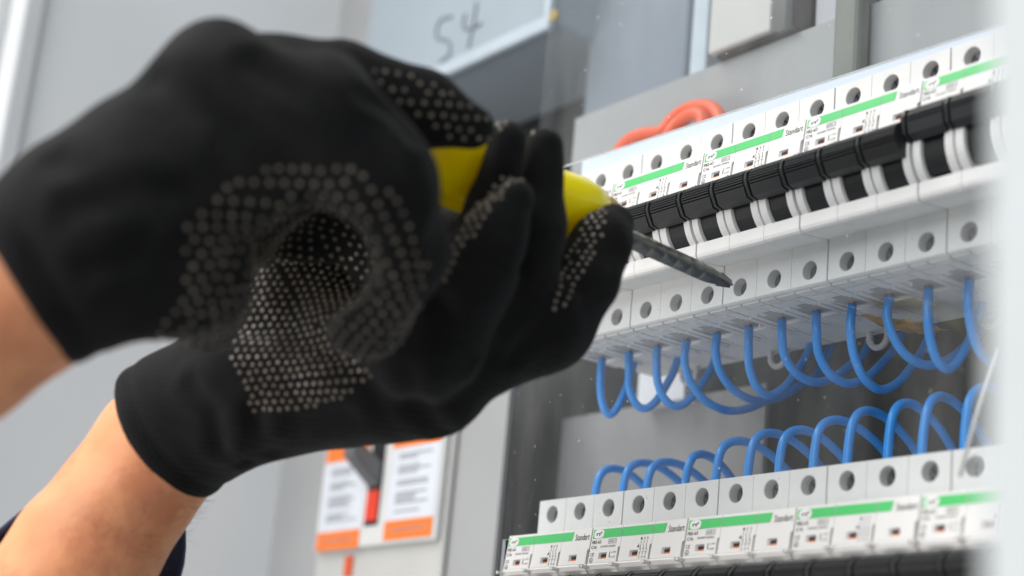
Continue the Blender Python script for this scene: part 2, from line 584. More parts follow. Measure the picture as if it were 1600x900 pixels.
def pole_mesh(first):
    bm = bmesh.new()
    g = 0.00010
    x0, x1 = (0.00038 if first == 0 else g), PW - (0.00038 if first == 2 else g)
    # body without its two terminal faces
    prof = [(0, 0.006), (0.002, 0.0066), (0.062, 0.0066), (0.062, -0.069), (0.0008, -0.0690), (0, -0.0684)]
    sl = [(0, -0.0532), (-0.0126, -0.0546), (-0.0138, -0.0543), (-0.0146, -0.0536), (-0.0150, -0.0525), (-0.0151, -0.0482), (-0.0060, -0.0470), (-0.0060, -0.0268),
          (-0.0125, -0.0262), (-0.0125, -0.0120), (-0.0010, -0.0092), (0, -0.0088)]
    full = prof + sl
    A = [bm.verts.new((x0, y, z)) for y, z in full]
    B = [bm.verts.new((x1, y, z)) for y, z in full]
    n = len(full)
    skip = {5, n - 1}
    for i in range(n):
        if i in skip:
            continue
        j = (i + 1) % n
        bm.faces.new((A[i], A[j], B[j], B[i]))
    bm.faces.new(A[::-1])
    bm.faces.new(B)
    face_with_hole(bm, x0, x1, -0.0088, 0.006, PW / 2, 0.0, HR, 0.0085)
    face_with_hole(bm, x0, x1, -0.0684, -0.0532, PW / 2, -0.063, HR, 0.0085)
    # label block, notched at its lower right corner (and left corner for the next pole's latch)
    v0 = len(bm.verts)
    nx = 0.0010
    out = [(x0, -0.0142), (x1 - nx, -0.0142), (x1 - nx, -0.0086), (x1, -0.0082), (x1, 0.0), (x0, 0.0)]
    wx0, wx1, wz0, wz1 = 0.0060, 0.0107, -0.0127, -0.0102    # indicator window
    b1 = 0.0003
    F = [bm.verts.new((x, 0, z)) for x, z in out]
    Bk = [bm.verts.new((x, 0.0020, z)) for x, z in out]
    for i in range(len(out)):
        j = (i + 1) % len(out)
        bm.faces.new((F[j], F[i], Bk[i], Bk[j]))
    wf = [bm.verts.new((x, 0, z)) for x, z in ((wx0, wz0), (wx1, wz0), (wx1, wz1), (wx0, wz1))]
    wb = [bm.verts.new((x, 0.0014, z)) for x, z in ((wx0 + .0010, wz0 + .0001), (wx1 - .0001, wz0 + .0001), (wx1 - .0001, wz1 - .0006), (wx0 + .0010, wz1 - .0006))]
    bm.faces.new((F[0], F[1], wf[1], wf[0]))
    bm.faces.new((F[1], F[2], F[3], wf[2], wf[1]))
    bm.faces.new((F[3], F[4], F[5], wf[3], wf[2]))
    bm.faces.new((F[5], F[0], wf[0], wf[3]))
    for i in range(4):
        bm.faces.new((wf[i], wf[(i + 1) % 4], wb[(i + 1) % 4], wb[i]))
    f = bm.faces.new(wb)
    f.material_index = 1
    label_map(bm, v0)
    # white rail under the label
    prism(bm, [(-0.0158, -0.0250), (-0.0162, -0.0256), (-0.0158, -0.0272), (-0.0140, -0.0296), (-0.0061, -0.0300), (-0.0061, -0.0250)], x0, x1)
    for q in (x0, x1 - 0.0009):
        box(bm, q, q + 0.0009, -0.0192, -0.0163, -0.0268, -0.0257)
    # curved guide fins either side of the drum
    cy, cz, R = -0.0045, -0.0375, 0.0147
    arc = [(cy - R * math.cos(a), cz + R * math.sin(a)) for a in [math.radians(d) for d in range(-46, 35, 8)]]
    for fx0, fx1 in ((x0 + 0.0004, 0.0038), (PW - 0.0038, x1 - 0.0004)):
        prism(bm, arc + [(-0.0061, -0.0285), (-0.0061, -0.0478)], fx0, fx1)
    # sole: raised pads and grey plates painting the shade of the terminal mouth
    def pad(xa, xb, ya, yb, h=0.0008):
        box(bm, xa, xb, ya, yb, -0.0690 - h, -0.06895)
    pad(0.0006, 0.0076, 0.0022, 0.0070); pad(0.0088, 0.0172, 0.0022, 0.0058)
    pad(0.0006, 0.0120, 0.0082, 0.0132); pad(0.0128, 0.0172, 0.0070, 0.0150)
    pad(0.0008, 0.0030, 0.0150, 0.0380); pad(0.0145, 0.0165, 0.0170, 0.0400)
    pad(0.0036, 0.0138, 0.0300, 0.0420)
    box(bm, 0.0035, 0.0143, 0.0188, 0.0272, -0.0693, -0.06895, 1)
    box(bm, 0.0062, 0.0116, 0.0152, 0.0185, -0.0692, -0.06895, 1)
    bmesh.ops.recalc_face_normals(bm, faces=bm.faces[:])
    return bm


def finish_mesh(name, bm, mats):
    me = bpy.data.meshes.new(name)
    bm.to_mesh(me)
    bm.free()
    for m in mats:
        me.materials.append(m)
    return me


ME = {}
for k in range(3):
    ME['pole', k] = finish_mesh("pole", pole_mesh(k), [WHITE, SHADED])

bm = bmesh.new()   # terminal screw, slotted, facing -Y
n = 20
r = 0.0034
for (ra, ya), (rb, yb) in (((r, 0.0083), (r, 0.0042)), ((r, 0.0042), (r - 0.0006, 0.0036))):
    a = [bm.verts.new((ra * math.cos(2 * math.pi * i / n), ya, ra * math.sin(2 * math.pi * i / n))) for i in range(n)]
    b = [bm.verts.new((rb * math.cos(2 * math.pi * i / n), yb, rb * math.sin(2 * math.pi * i / n))) for i in range(n)]
    for i in range(n):
        bm.faces.new((a[i], a[(i + 1) % n], b[(i + 1) % n], b[i]))
    cap = b
bm.faces.new(cap[::-1])
box(bm, -0.0026, 0.0026, 0.00345, 0.0038, -0.0005, 0.0005, 1)
bmesh.ops.recalc_face_normals(bm, faces=bm.faces[:])
ME['screw'] = finish_mesh("screw", bm, [SCREW, DARK])

bm = bmesh.new()   # indicator: black over orange
v0 = 0
box(bm, 0.00705, 0.01058, -0.0001 + 0.0007, 0.0011, -0.0126, -0.0119, 1)
box(bm, 0.00705, 0.01058, -0.0001 + 0.0006, 0.0011, -0.0119, -0.01085, 0)
label_map(bm, 0)
bmesh.ops.recalc_face_normals(bm, faces=bm.faces[:])
ME['indicator'] = finish_mesh("indicator", bm, [DARK, REDOR])

# rocker: drum, ribbed grip (origin of rotation: drum axis)
DY, DZ = -0.0045, -0.0375
bm = bmesh.new()
R = 0.0133
arc = [(-R * math.cos(a), R * math.sin(a)) for a in [math.radians(d) for d in range(-58, 60, 8)]]
prism(bm, arc + [(-0.001, 0.009), (-0.001, -0.009)], 0.0042, 0.0136)
prism(bm, [(-0.0105, 0.0010), (-0.0140, -0.0018), (-0.0140, 0.0), (-0.0150, 0.0030), (-0.0105, 0.0100)], 0.0042, 0.0136)
bmesh.ops.recalc_face_normals(bm, faces=bm.faces[:])
ME['drum'] = finish_mesh("drum", bm, [BLACK])


def grip_profile(ribs):
    p = [(-0.0110, 0.0103), (-0.0155, 0.0108)]
    a, b, c = Vector((-0.0178, 0.0100)), Vector((-0.0204, 0.0078)), Vector((-0.0207, 0.0050))
    d = Vector((-0.0200, 0.0030))
    path = [a + (b - a) * t for t in (0, .34, .67)] + [b + (c - b) * t for t in (0, .34, .67)] + [c + (d - c) * t for t in (0, .5)] + [d]
    m = Vector((-0.0135, 0.0040))
    if ribs:
        q = []
        for i, v in enumerate(path[:-1]):
            w = (v + path[i + 1]) / 2
            q.append(v)
            q.append(v.lerp(path[i + 1], 0.5))
            q.append(v.lerp(path[i + 1], 0.6) + (m - w).normalized() * 0.0009)
            q.append(v.lerp(path[i + 1], 0.9) + (m - w).normalized() * 0.0009)
        q.append(path[-1])
        path = q
    p += [tuple(v) for v in path]
    p += [(-0.0182, -0.0008), (-0.0150, -0.0018), (-0.0110, 0.0010)]
    return p


bm = bmesh.new()
prism(bm, grip_profile(True), 0.0013, 0.0158)
bmesh.ops.recalc_face_normals(bm, faces=bm.faces[:])
ME['grip'] = finish_mesh("grip", bm, [BLACK])
bm = bmesh.new()
big = grip_profile(False)
prism(bm, [(-0.0150 + (y + 0.0150) * 1.05, 0.005 + (z - 0.005) * 0.98) for y, z in big], -0.0010, 0.0003)
prism(bm, [(-0.0150 + (y + 0.0150) * 0.88, 0.005 + (z - 0.005) * 0.62) for y, z in big], -0.0022, 0.0013)
bmesh.ops.recalc_face_normals(bm, faces=bm.faces[:])
ME['link'] = finish_mesh("link", bm, [BLACK])

bm = bmesh.new()   # green stripe over three poles, white logo patch on it
OFF = -0.00010
for a, b in ((0.0009, PW - 0.0002), (PW + 0.0002, 2 * PW - 0.0002), (2 * PW + 0.0002, 0.0425)):
    quad(bm, a, b, -0.0045, -0.0010, OFF)
bm.verts.ensure_lookup_table()
for v in bm.verts:
    if abs(v.co.x - 0.0425) < 1e-6 and v.co.z < -0.004:
        v.co.x = 0.0418
n = 20
pts = []
for i in range(n):
    a = 2 * math.pi * i / n
    c, s = math.cos(a), math.sin(a)
    pts.append((0.0045 + 0.0029 * math.copysign(abs(c) ** 0.7, c), -0.0028 + 0.00175 * math.copysign(abs(s) ** 0.7, s)))
f = bm.faces.new([bm.verts.new((x, OFF * 1.8, z)) for x, z in pts])
f.material_index = 1
label_map(bm, 0)
bmesh.ops.recalc_face_normals(bm, faces=bm.faces[:])
ME['stripe'] = finish_mesh("green_stripe", bm, [GREEN, LABEL])

bm = bmesh.new()   # all the lettering of one breaker
y = -0.00012
text_in(bm, "Standart", 0.0437, 0.0523, -0.0046, -0.0021, y)
text_in(bm, "FB2-63", 0.0011, 0.0063, -0.0066, -0.0053, y, 0.01)
text_in(bm, "C16", 0.0011, 0.0042, -0.0086, -0.0073, y, 0.012)
text_in(bm, "CE", 0.0011, 0.0033, -0.0115, -0.0101, y)
text_in(bm, "230/400V 50/60Hz", 0.0064, 0.0152, -0.0083, -0.0075, y)
text_in(bm, "1-ON", 0.0134, 0.0160, -0.0107, -0.0100, y)
text_in(bm, "0-OFF", 0.0134, 0.0160, -0.0126, -0.0119, y)
quad(bm, 0.0124, 0.0127, -0.0124, -0.0101, y)
text_in(bm, "6000 3", 0.0109, 0.0149, -0.0065, -0.0055, y, 0.01, 1)
for a in ((0.0105, 0.0153, -0.0053, -0.0051), (0.0105, 0.0153, -0.0069, -0.0067), (0.0105, 0.01065, -0.0067, -0.0053), (0.01515, 0.0153, -0.0067, -0.0053)):
    quad(bm, *a, y, 1)
for i in range(14):   # round approval sign
    a, b = 2 * math.pi * i / 14, 2 * math.pi * (i + 1) / 14
    f = bm.faces.new([bm.verts.new((0.0021 + q * math.cos(t), y, -0.0130 + q * math.sin(t))) for q, t in ((0.0010, a), (0.0010, b), (0.0008, b), (0.0008, a))])
quad(bm, 0.0016, 0.0026, -0.0134, -0.0132, y)
quad(bm, 0.0020, 0.0022, -0.0134, -0.0126, y)
# maker's mark on the white patch
yy = -0.00025
quad(bm, 0.0030, 0.0058, -0.0028, -0.0025, yy)
quad(bm, 0.0030, 0.0036, -0.0034, -0.0028, yy)
quad(bm, 0.0047, 0.0052, -0.0036, -0.0028, yy)
quad(bm, 0.0055, 0.0062, -0.0025, -0.0020, yy)
# wiring diagram on the middle pole
for i in range(3):
    x = 2 * PW - 0.0060 + i * 0.0017
    text_in(bm, "135"[i], x - 0.0004, x + 0.0004, -0.0065, -0.0056, y)
    text_in(bm, "246"[i], x - 0.0004, x + 0.0004, -0.0136, -0.0127, y)
    quad(bm, x - 0.0001, x + 0.0001, -0.0079, -0.0069, y)
    f = bm.faces.new([bm.verts.new((x + a, y, z)) for a, z in ((-0.0006, -0.0080), (-0.0004, -0.0080), (0.0001, -0.0092), (-0.0001, -0.0092))])
    quad(bm, x - 0.0001, x + 0.0001, -0.0100, -0.0092, y)
    quad(bm, x - 0.0004, x + 0.0004, -0.0102, -0.0100, y)
    quad(bm, x + 0.0003, x + 0.00045, -0.0112, -0.0102, y)
    quad(bm, x - 0.0004, x + 0.0004, -0.0114, -0.0112, y)
    quad(bm, x - 0.0001, x + 0.0001, -0.0124, -0.0114, y)
f = bm.faces.new([bm.verts.new((2 * PW - 0.0072 + a, y, -0.0088 + z)) for a, z in ((-0.0007, -0.0006), (0.0006, -0.0005), (0.0, 0.0006))])
label_map(bm, 0)
for f in bm.faces:
    f.normal_update()
ME['print'] = finish_mesh("lettering", bm, [INK, GREYINK])

bm = bmesh.new()   # rail clip tongue hanging at the back of the sole
arcp = [(0.0267 + 0.0045 * math.cos(t), 0.058, -0.0715 + 0.0045 * math.sin(t)) for t in [math.radians(d) for d in range(-180, 1, 20)]]
tube(bm, [(0.0222, 0.058, -0.068)] + arcp + [(0.0312, 0.058, -0.068)], 0.0013, 8)
ME['clip'] = finish_mesh("rail_clip", bm, [WHITEPLAS])


def breaker(x, z, label, group, lift=0.045):
    t = thing("circuit_breaker", label, "circuit breaker", (x, 0, z), group)

    def part(name, me, parent, loc=(0, 0, 0), rx=0.0):
        o = bpy.data.objects.new(name, me)
        COL.objects.link(o)
        o.parent = parent
        o.location = loc
        o.rotation_euler = (rx, 0, 0)
        return o
    for k in range(3):
        p = part("pole", ME['pole', k], t, (k * PW, 0, 0))
        s = part("screw", ME['screw'], p, (PW / 2, 0, 0)); s.rotation_euler = (0, random.uniform(0.5, 1.1), 0)
        s = part("screw", ME['screw'], p, (PW / 2, 0, -0.063)); s.rotation_euler = (0, random.uniform(1.1, 1.9), 0)
        part("indicator", ME['indicator'], p)
        d = part("drum", ME['drum'], t, (k * PW, DY, DZ), lift)
        part("grip", ME['grip'], d)
        part("link", ME['link'], d)
    part("green_stripe", ME['stripe'], t)
    part("lettering", ME['print'], t)
    part("rail_clip", ME['clip'], t)
    return t


ORD = ["leftmost", "second from the left", "third from the left", "fourth from the left", "rightmost"]
extra = [", partly behind the gloved fingers", ", above the screwdriver tip", "", "", ", with its lever raised higher than its neighbours"]
for i in range(5):
    breaker(-0.1068 + i * 3 * PW, 0.0, "%s white three-pole breaker of the upper row%s" % (ORD[i], extra[i]), "three-pole breakers in the upper row", 0.045 if i < 4 else -0.27)
LX, LZ = -0.10274, -0.14204
for i in range(5):
    breaker(LX + i * 3 * PW, LZ, "%s white three-pole breaker of the lower row under the wire loops" % ORD[i], "three-pole breakers in the lower row", 0.20)

# white trunking right above the upper row
bm = bmesh.new()
v = box(bm, -0.0985, 0.20, 0.0035, 0.030, 0.0070, 0.0158)
for q in v:
    if q.co.z > 0.01:
        q.co.z -= (q.co.x + 0.0985) / 0.21 * 0.0045
bmesh.ops.bevel(bm, geom=bm.edges[:], offset=0.0005, segments=2, affect='EDGES')
tag(mesh_obj("cable_trunking", bm, STRIP), "slim bluish white trunking strip directly above the upper breaker row", "trunking")

# ------------------------------------------------------------------ blue wires
NUM = ["first", "second", "third", "fourth", "fifth", "sixth", "seventh", "eighth", "ninth", "tenth", "eleventh", "twelfth", "thirteenth", "fourteenth"]
# (X of the terminal, drop of the loop, sideways drift, depth of the back leg)
WR = 0.00172
up = [(0.0185, 0.003, 0.012), (0.019, 0.004, 0.018), (0.0200, 0.008, 0.022), (0.0205, 0.004, 0.045), (0.0195, 0.003, 0.050), (0.0225, 0.002, 0.034),
      (0.0195, 0.004, 0.042), (0.0225, 0.003, 0.038), (0.0225, 0.002, 0.034), (0.0195, 0.004, 0.034), (0.0245, 0.002, 0.026), (0.022, 0.003, 0.032), (0.021, 0.003, 0.032)]
for i, (dz, dx, dy) in enumerate(up):
    X = -0.1068 + (i + 0.5) * PW
    Y0 = 0.0232
    dz *= random.uniform(0.88, 1.10)
    dy *= random.uniform(0.85, 1.15)
    dx += random.uniform(-0.002, 0.004)
    dz *= 1.22
    zt = -0.070
    X2 = X + random.uniform(-0.0012, 0.0008)
    pts = [(X, Y0, -0.0702), (X2 + 0.0002, Y0 - 0.0002, zt - dz * .33), (X + dx * .1, Y0 + dy * .05, zt - dz * .66), (X + dx * .3, Y0 + dy * .20, zt - dz * .92), (X + dx * .55, Y0 + dy * .42, zt - dz),
           (X + dx * .8, Y0 + dy * .66, zt - dz * .84), (X + dx, Y0 + dy * .88, zt - dz * .52), (X + dx * 1.1, Y0 + dy * 1.08, zt - 0.004), (X + dx, Y0 + dy * 1.2 + 0.002, -0.060)]
    t = thing("blue_wire", "%s blue wire from the left drooping under the upper breakers" % NUM[i], "wire", pts[0], "blue wires under the upper row")
    o = Vector(pts[0])
    bm = bmesh.new()
    tube(bm, [p - o for p in spline(pts, 7)], WR, 12)
    mesh_obj("insulation", bm, BLUE, t)
    bm = bmesh.new()
    tube(bm, [(0, 0, 0.0035), (0, 0, -0.0002)], 0.0009, 8)
    mesh_obj("conductor", bm, COPPER, t)
legs = [(932, 955, 727), (975, 995, 718), (1012, 1037, 716), (1072, 1105, 703), (1120, 1150, 683), (1170, 1195, 671), (1218, 1258, 665), (1272, 1303, 650), (1325, 1350, 636), (1388, 1420, 624),
        (1442, 1468, 613), (1508, 1530, 600)]
for i, (xl, xt, yt) in enumerate(legs):
    Y0 = 0.0232
    a = at(xl, 752 - (xl - 932) * 0.118, Y0)
    tp = at(xt, yt + 8, Y0 + 0.011)
    X = a.x
    dx = random.uniform(-0.004, 0.006)
    h = tp.z
    dy = 0.052 if i % 3 else 0.046
    pts = [(X, Y0, LZ - 0.004), (X, Y0, LZ + (h - LZ) * 0.5), (X + 0.0004, Y0 + dy * 0.045, LZ + (h - LZ) * 0.86), (X + dx * .3, Y0 + dy * 0.2, h), (X + dx * .6, Y0 + dy * 0.42, h - 0.0015),
           (X + dx, Y0 + dy * 0.68, h - 0.009), (X + dx, Y0 + dy * 0.9, h - 0.022), (X + dx, Y0 + dy, h - 0.045)]
    o = Vector(pts[0])
    bm = bmesh.new()
    tube(bm, [p - o for p in spline(pts, 7)], WR, 12)
    w = mesh_obj("blue_wire", bm, BLUE, None, loc=o)
    tag(w, "%s blue wire from the left looping up out of the lower breakers" % NUM[i], "wire", "blue wires above the lower row")

# orange cable loops above the trunking
pts = [at(x, y, Y) for x, y, Y in ((950, 262, .030), (978, 224, .030), (1004, 210, .031), (1034, 206, .034), (1052, 186, .036), (1076, 170, .037), (1104, 166, .036), (1122, 178, .034), (1132, 205, .032))]
bm = bmesh.new()
tube(bm, spline(pts, 8), 0.0031, 12)
tag(mesh_obj("orange_cable", bm, ORANGE_CABLE), "orange red cable arching highest above the white trunking", "cable", "orange cables above the trunking")
pts = [at(x, y, Y) for x, y, Y in ((1030, 240, .028), (1044, 212, .028), (1060, 192, .030), (1082, 178, .031), (1098, 184, .030), (1096, 214, .028))]
bm = bmesh.new()
tube(bm, spline(pts, 8), 0.0030, 12)
tag(mesh_obj("orange_cable", bm, ORANGE_CABLE), "shorter inner orange red cable loop nested under the taller one", "cable", "orange cables above the trunking")

pts = [at(x, y, Y) for x, y, Y in ((1000, 250, .040), (1024, 222, .040), (1046, 200, .041), (1066, 190, .042), (1086, 172, .043), (1108, 176, .042), (1116, 205, .040))]
bm = bmesh.new()
tube(bm, spline(pts, 8), 0.0029, 12)
tag(mesh_obj("orange_cable", bm, ORANGE_CABLE), "orange red cable strand set back behind the other two arcs", "cable", "orange cables above the trunking")

# amber tape under the upper row
bm = bmesh.new()
c = at(1418, 487, 0.034)
c.z = min(c.z, -0.0715)
G = {}
for i in range(9):
    for j in range(7):
        G[i, j] = bm.verts.new((c.x - 0.012 + i * 0.0028 + random.uniform(-.0008, .0008), c.y - 0.010 + j * 0.0032 + random.uniform(-.0008, .0008), c.z - 0.001 - random.uniform(0, .0028) - 0.0006 * i))
for i in range(8):
    for j in range(6):
        bm.faces.new((G[i, j], G[i + 1, j], G[i + 1, j + 1], G[i, j + 1]))
o = tag(mesh_obj("crumpled_tape", bm, TAPE), "crumpled amber clear tape stuck under the upper breakers", "tape")
md = o.modifiers.new("thick", 'SOLIDIFY'); md.thickness = 0.0002

# thin white line by the door edge
bm = bmesh.new()
tube(bm, [at(1556, 545, -0.03), at(1527, 640, -0.028), at(1500, 745, -0.026)], 0.0006, 8)
tag(mesh_obj("pale_line", bm, WHITEPLAS), "thin pale line in front of the breakers at right", "string")

# ------------------------------------------------------------------ moulded switch with orange labels
YM = 0.0540
s = thing("main_switch", "large beige moulded switch with orange labels and grey lever", "main switch", (-0.32, YM, -0.105))


def local(bm, root):
    for v in bm.verts:
        v.co -= root.location


def mm(px, py, Y=YM):
    return at(px, py, Y)


def plate(bm, x0, x1, z0, z1, ya, yb, b=0.0008, mi=0):
    bbox(bm, x0, x1, ya, yb, z0, z1, b, 2, mi)


a, b_ = mm(497, 868), mm(690, 838)
ZB = (a.z + b_.z) / 2
XL, XR = mm(505, 780).x, mm(692, 760).x
ZT = ZB + 0.082
bm = bmesh.new()
plate(bm, XL - 0.004, XR + 0.002, ZB - 0.060, ZT + 0.030, YM + 0.0022, 0.0599, 0.002)
local(bm, s)
mesh_obj("case", bm, BEIGE, s)
bm = bmesh.new()
plate(bm, XL, XR, ZB, ZT, YM - 0.002, YM + 0.0020, 0.0012)
local(bm, s)
esc = mesh_obj("front_plate", bm, mat("plate_beige", (0.66, 0.67, 0.66), 0.45, var=0.03), s)
l0, l1 = mm(508, 790).x, mm(574, 780).x
r0, r1 = mm(613, 770).x, mm(688, 760).x
zl0, zl1 = mm(505, 866).z + 0.002, None
for (x0, x1, pzb) in ((l0, l1, mm(530, 860).z), (r0, r1, mm(645, 842).z)):
    bm = bmesh.new()
    box(bm, x0, x1, YM - 0.0024, YM - 0.00205, pzb, ZT - 0.002)
    local(bm, s)
    paper = mesh_obj("label_sheet", bm, PAPER, s)
    bm = bmesh.new()
    hb = 0.0100
    box(bm, x0, x1, YM - 0.0027, YM - 0.00241, pzb, pzb + hb)
    local(bm, s)
    mesh_obj("orange_band", bm, ORANGE, s)
    bm = bmesh.new()
    zt_ = mm(540, 722).z if x0 == l0 else mm(652, 697).z
    box(bm, x0, x1, YM - 0.0027, YM - 0.00241, zt_, zt_ + 0.012)
    local(bm, s)
    mesh_obj("orange_band", bm, ORANGE, s)
    bm = bmesh.new()
    z = zt_ - 0.003
    while z > pzb + 0.013:
        for q in range(random.randint(2, 4)):
            wd = (x1 - x0) * random.uniform(0.35, 0.72)
            z -= 0.0017
            if z > pzb + 0.013:
                quad(bm, x0 + (x1 - x0) * 0.16, x0 + (x1 - x0) * 0.16 + wd, z, z + 0.0009, YM - 0.0025)
        z -= 0.0028
    quad(bm, x0 + 0.006, x1 - 0.006, pzb + 0.0045, pzb + 0.0055, YM - 0.0028)
    local(bm, s)
    mesh_obj("print", bm, PRINTGREY, s)
xc0, xc1 = mm(579, 790).x, mm(597, 790).x
bm = bmesh.new()
box(bm, xc0 - 0.001, xc1 + 0.001, YM - 0.0023, YM - 0.00205, mm(588, 822).z, ZT - 0.012)
local(bm, s)
mesh_obj("lever_slot", bm, DARK, s)
bm = bmesh.new()
plate(bm, xc0, xc1, mm(587, 815).z, mm(589, 768).z, YM - 0.0032, YM - 0.0024, 0.0003)
local(bm, s)
mesh_obj("red_flag", bm, RED, s)
bm = bmesh.new()
zc = mm(590, 735).z
xm = (xc0 + xc1) / 2
prism(bm, [(YM - 0.0024, zc - 0.010), (YM - 0.0024, zc + 0.003), (YM - 0.017, zc + 0.012), (YM - 0.021, zc + 0.011), (YM - 0.021, zc + 0.005), (YM - 0.019, zc + 0.0025)], xc0 - 0.0003, xc1 + 0.0003)
bmesh.ops.bevel(bm, geom=bm.edges[:], offset=0.0010, segments=2, affect='EDGES')
bmesh.ops.recalc_face_normals(bm, faces=bm.faces[:])
local(bm, s)
mesh_obj("lever", bm, LEVER, s)
bm = bmesh.new()
q = mm(546, 885, YM + 0.002)
plate(bm, q.x - 0.0035, q.x + 0.0035, q.z - 0.0055, q.z + 0.0055, YM + 0.0005, YM + 0.0021, 0.0005)
local(bm, s)
mesh_obj("test_button", bm, mat("button_red", (0.7, 0.10, 0.03), 0.45), s)

# ------------------------------------------------------------------ devices above, behind the cover
b1 = thing("plastic_box", "pale blue plastic box marked 54 by hand", "box", (-0.28, 0.05, 0.19))
zb = 0.1265
bm = bmesh.new()
bbox(bm, -0.3800, -0.1915, 0.050, 0.125, zb, 0.34, 0.003, 3)
local(bm, b1)
mesh_obj("shell", bm, BLUEBOX, b1)
bm = bmesh.new()
bbox(bm, -0.3820, -0.1900, 0.0455, 0.0497, zb - 0.004, zb + 0.004, 0.0012, 2)
bbox(bm, -0.1950, -0.1900, 0.0455, 0.0497, zb + 0.0033, 0.34, 0.0012, 2)
local(bm, b1)
mesh_obj("rim", bm, BOXEDGE, b1)
bm = bmesh.new()
for stroke in ([(706, 26), (688, 32), (682, 58), (700, 64), (703, 84), (688, 96)], [(727, 22), (724, 42), (738, 44), (752, 36)], [(745, 4), (739, 40), (732, 74)]):
    tube(bm, spline([at(x, y, 0.0496) for x, y in stroke], 5), 0.00085, 6)
local(bm, b1)
mesh_obj("handwriting", bm, MARKER, b1)
q = at(866, 24, 0.044)
bm = bmesh.new()
tube(bm, [(q.x, 0.0430, q.z), (q.x, 0.0456, q.z)], 0.0030, 12)
local(bm, b1)
mesh_obj("seal_screw", bm, BRASS, b1)

bm = bmesh.new()
x0, x1 = at(912, 140, 0.078).x, at(1070, 90, 0.078).x
bbox(bm, x0, x1, 0.078, 0.128, 0.02, 0.34, 0.003, 3)
tag(mesh_obj("grey_box", bm, BLUEBOX_DEEP), "blue grey plastic box right of the box marked 54", "box")
bm = bmesh.new()
xa, xb = at(1076, 90, 0.070).x, at(1104, 60, 0.070).x
bbox(bm, xa, xb, 0.070, 0.128, 0.02, 0.34, 0.002, 2)
tag(mesh_obj("pale_rail", bm, BOXEDGE), "narrow pale blue upright rail between two boxes", "rail")
t = thing("beige_device", "beige grey device housing with black blocks standing in for its shadow gaps", "device", (-0.03, 0.03, 0.09))
bm = bmesh.new()
xa, xb = at(1107, 60, 0.044).x, at(1203, 30, 0.044).x
bbox(bm, xa, xb, 0.044, 0.0545, 0.0700, 0.34, 0.0012, 2)
local(bm, t)
mesh_obj("housing", bm, BEIGE, t)
bm = bmesh.new()
bbox(bm, xa + 0.003, xb + 0.012, 0.0465, 0.0620, 0.0678, 0.0697, 0.0005, 2)
bbox(bm, xb + 0.0003, xb + 0.0120, 0.0565, 0.0700, 0.0700, 0.34, 0.0005, 2)
local(bm, t)
mesh_obj("base", bm, DARK, t)  # black blocks paint the shadow gaps under and beside the housing
bm = bmesh.new()
xa2, xb2 = xb + 0.0135, at(1335, 30, 0.055).x
bbox(bm, xa2, xb2, 0.0560, 0.0700, 0.0680, 0.34, 0.003, 3)
tag(mesh_obj("white_device", bm, mat("device_white", (0.42, 0.43, 0.46), 0.4, var=0.1, scale=40)), "whitish device beside the beige housing at top right", "device")
bm = bmesh.new()
bbox(bm, xb2 + 0.0015, xb2 + 0.015, 0.040, 0.0497, 0.0100, 0.34, 0.003, 3)
tag(mesh_obj("reflection_band", bm, mat("reflection_olive", (0.20, 0.205, 0.185), 0.5)), "dull olive grey upright band standing in for a reflection at top right", "post")  # added solid band that paints a reflection in the cover


# ------------------------------------------------------------------ hands: signed distance fields turned into single meshes
def cone_sdf(P, a, b, ra, rb):
    ab = b - a
    L2 = max(float(ab @ ab), 1e-12)
    t = np.clip(((P - a) @ ab) / L2, 0, 1)
    d = P - a - t[..., None] * ab
    return np.sqrt((d * d).sum(-1)) - (ra + (rb - ra) * t)


def smin(a, b, k):
    h = np.clip(0.5 + 0.5 * (b - a) / k, 0, 1)
    return b + (a - b) * h - k * h * (1 - h)


def node(n):
    px, py, z, r = n
    return dep(px, py, z), r * z / FPX


def chain_sdf(P, ch, k=0.003):
    F = None
    nd = [node(n) for n in ch]
    for (a, ra), (b, rb) in zip(nd, nd[1:]):
        d = cone_sdf(P, a, b, ra, rb)
        F = d if F is None else smin(F, d, k)
    return F


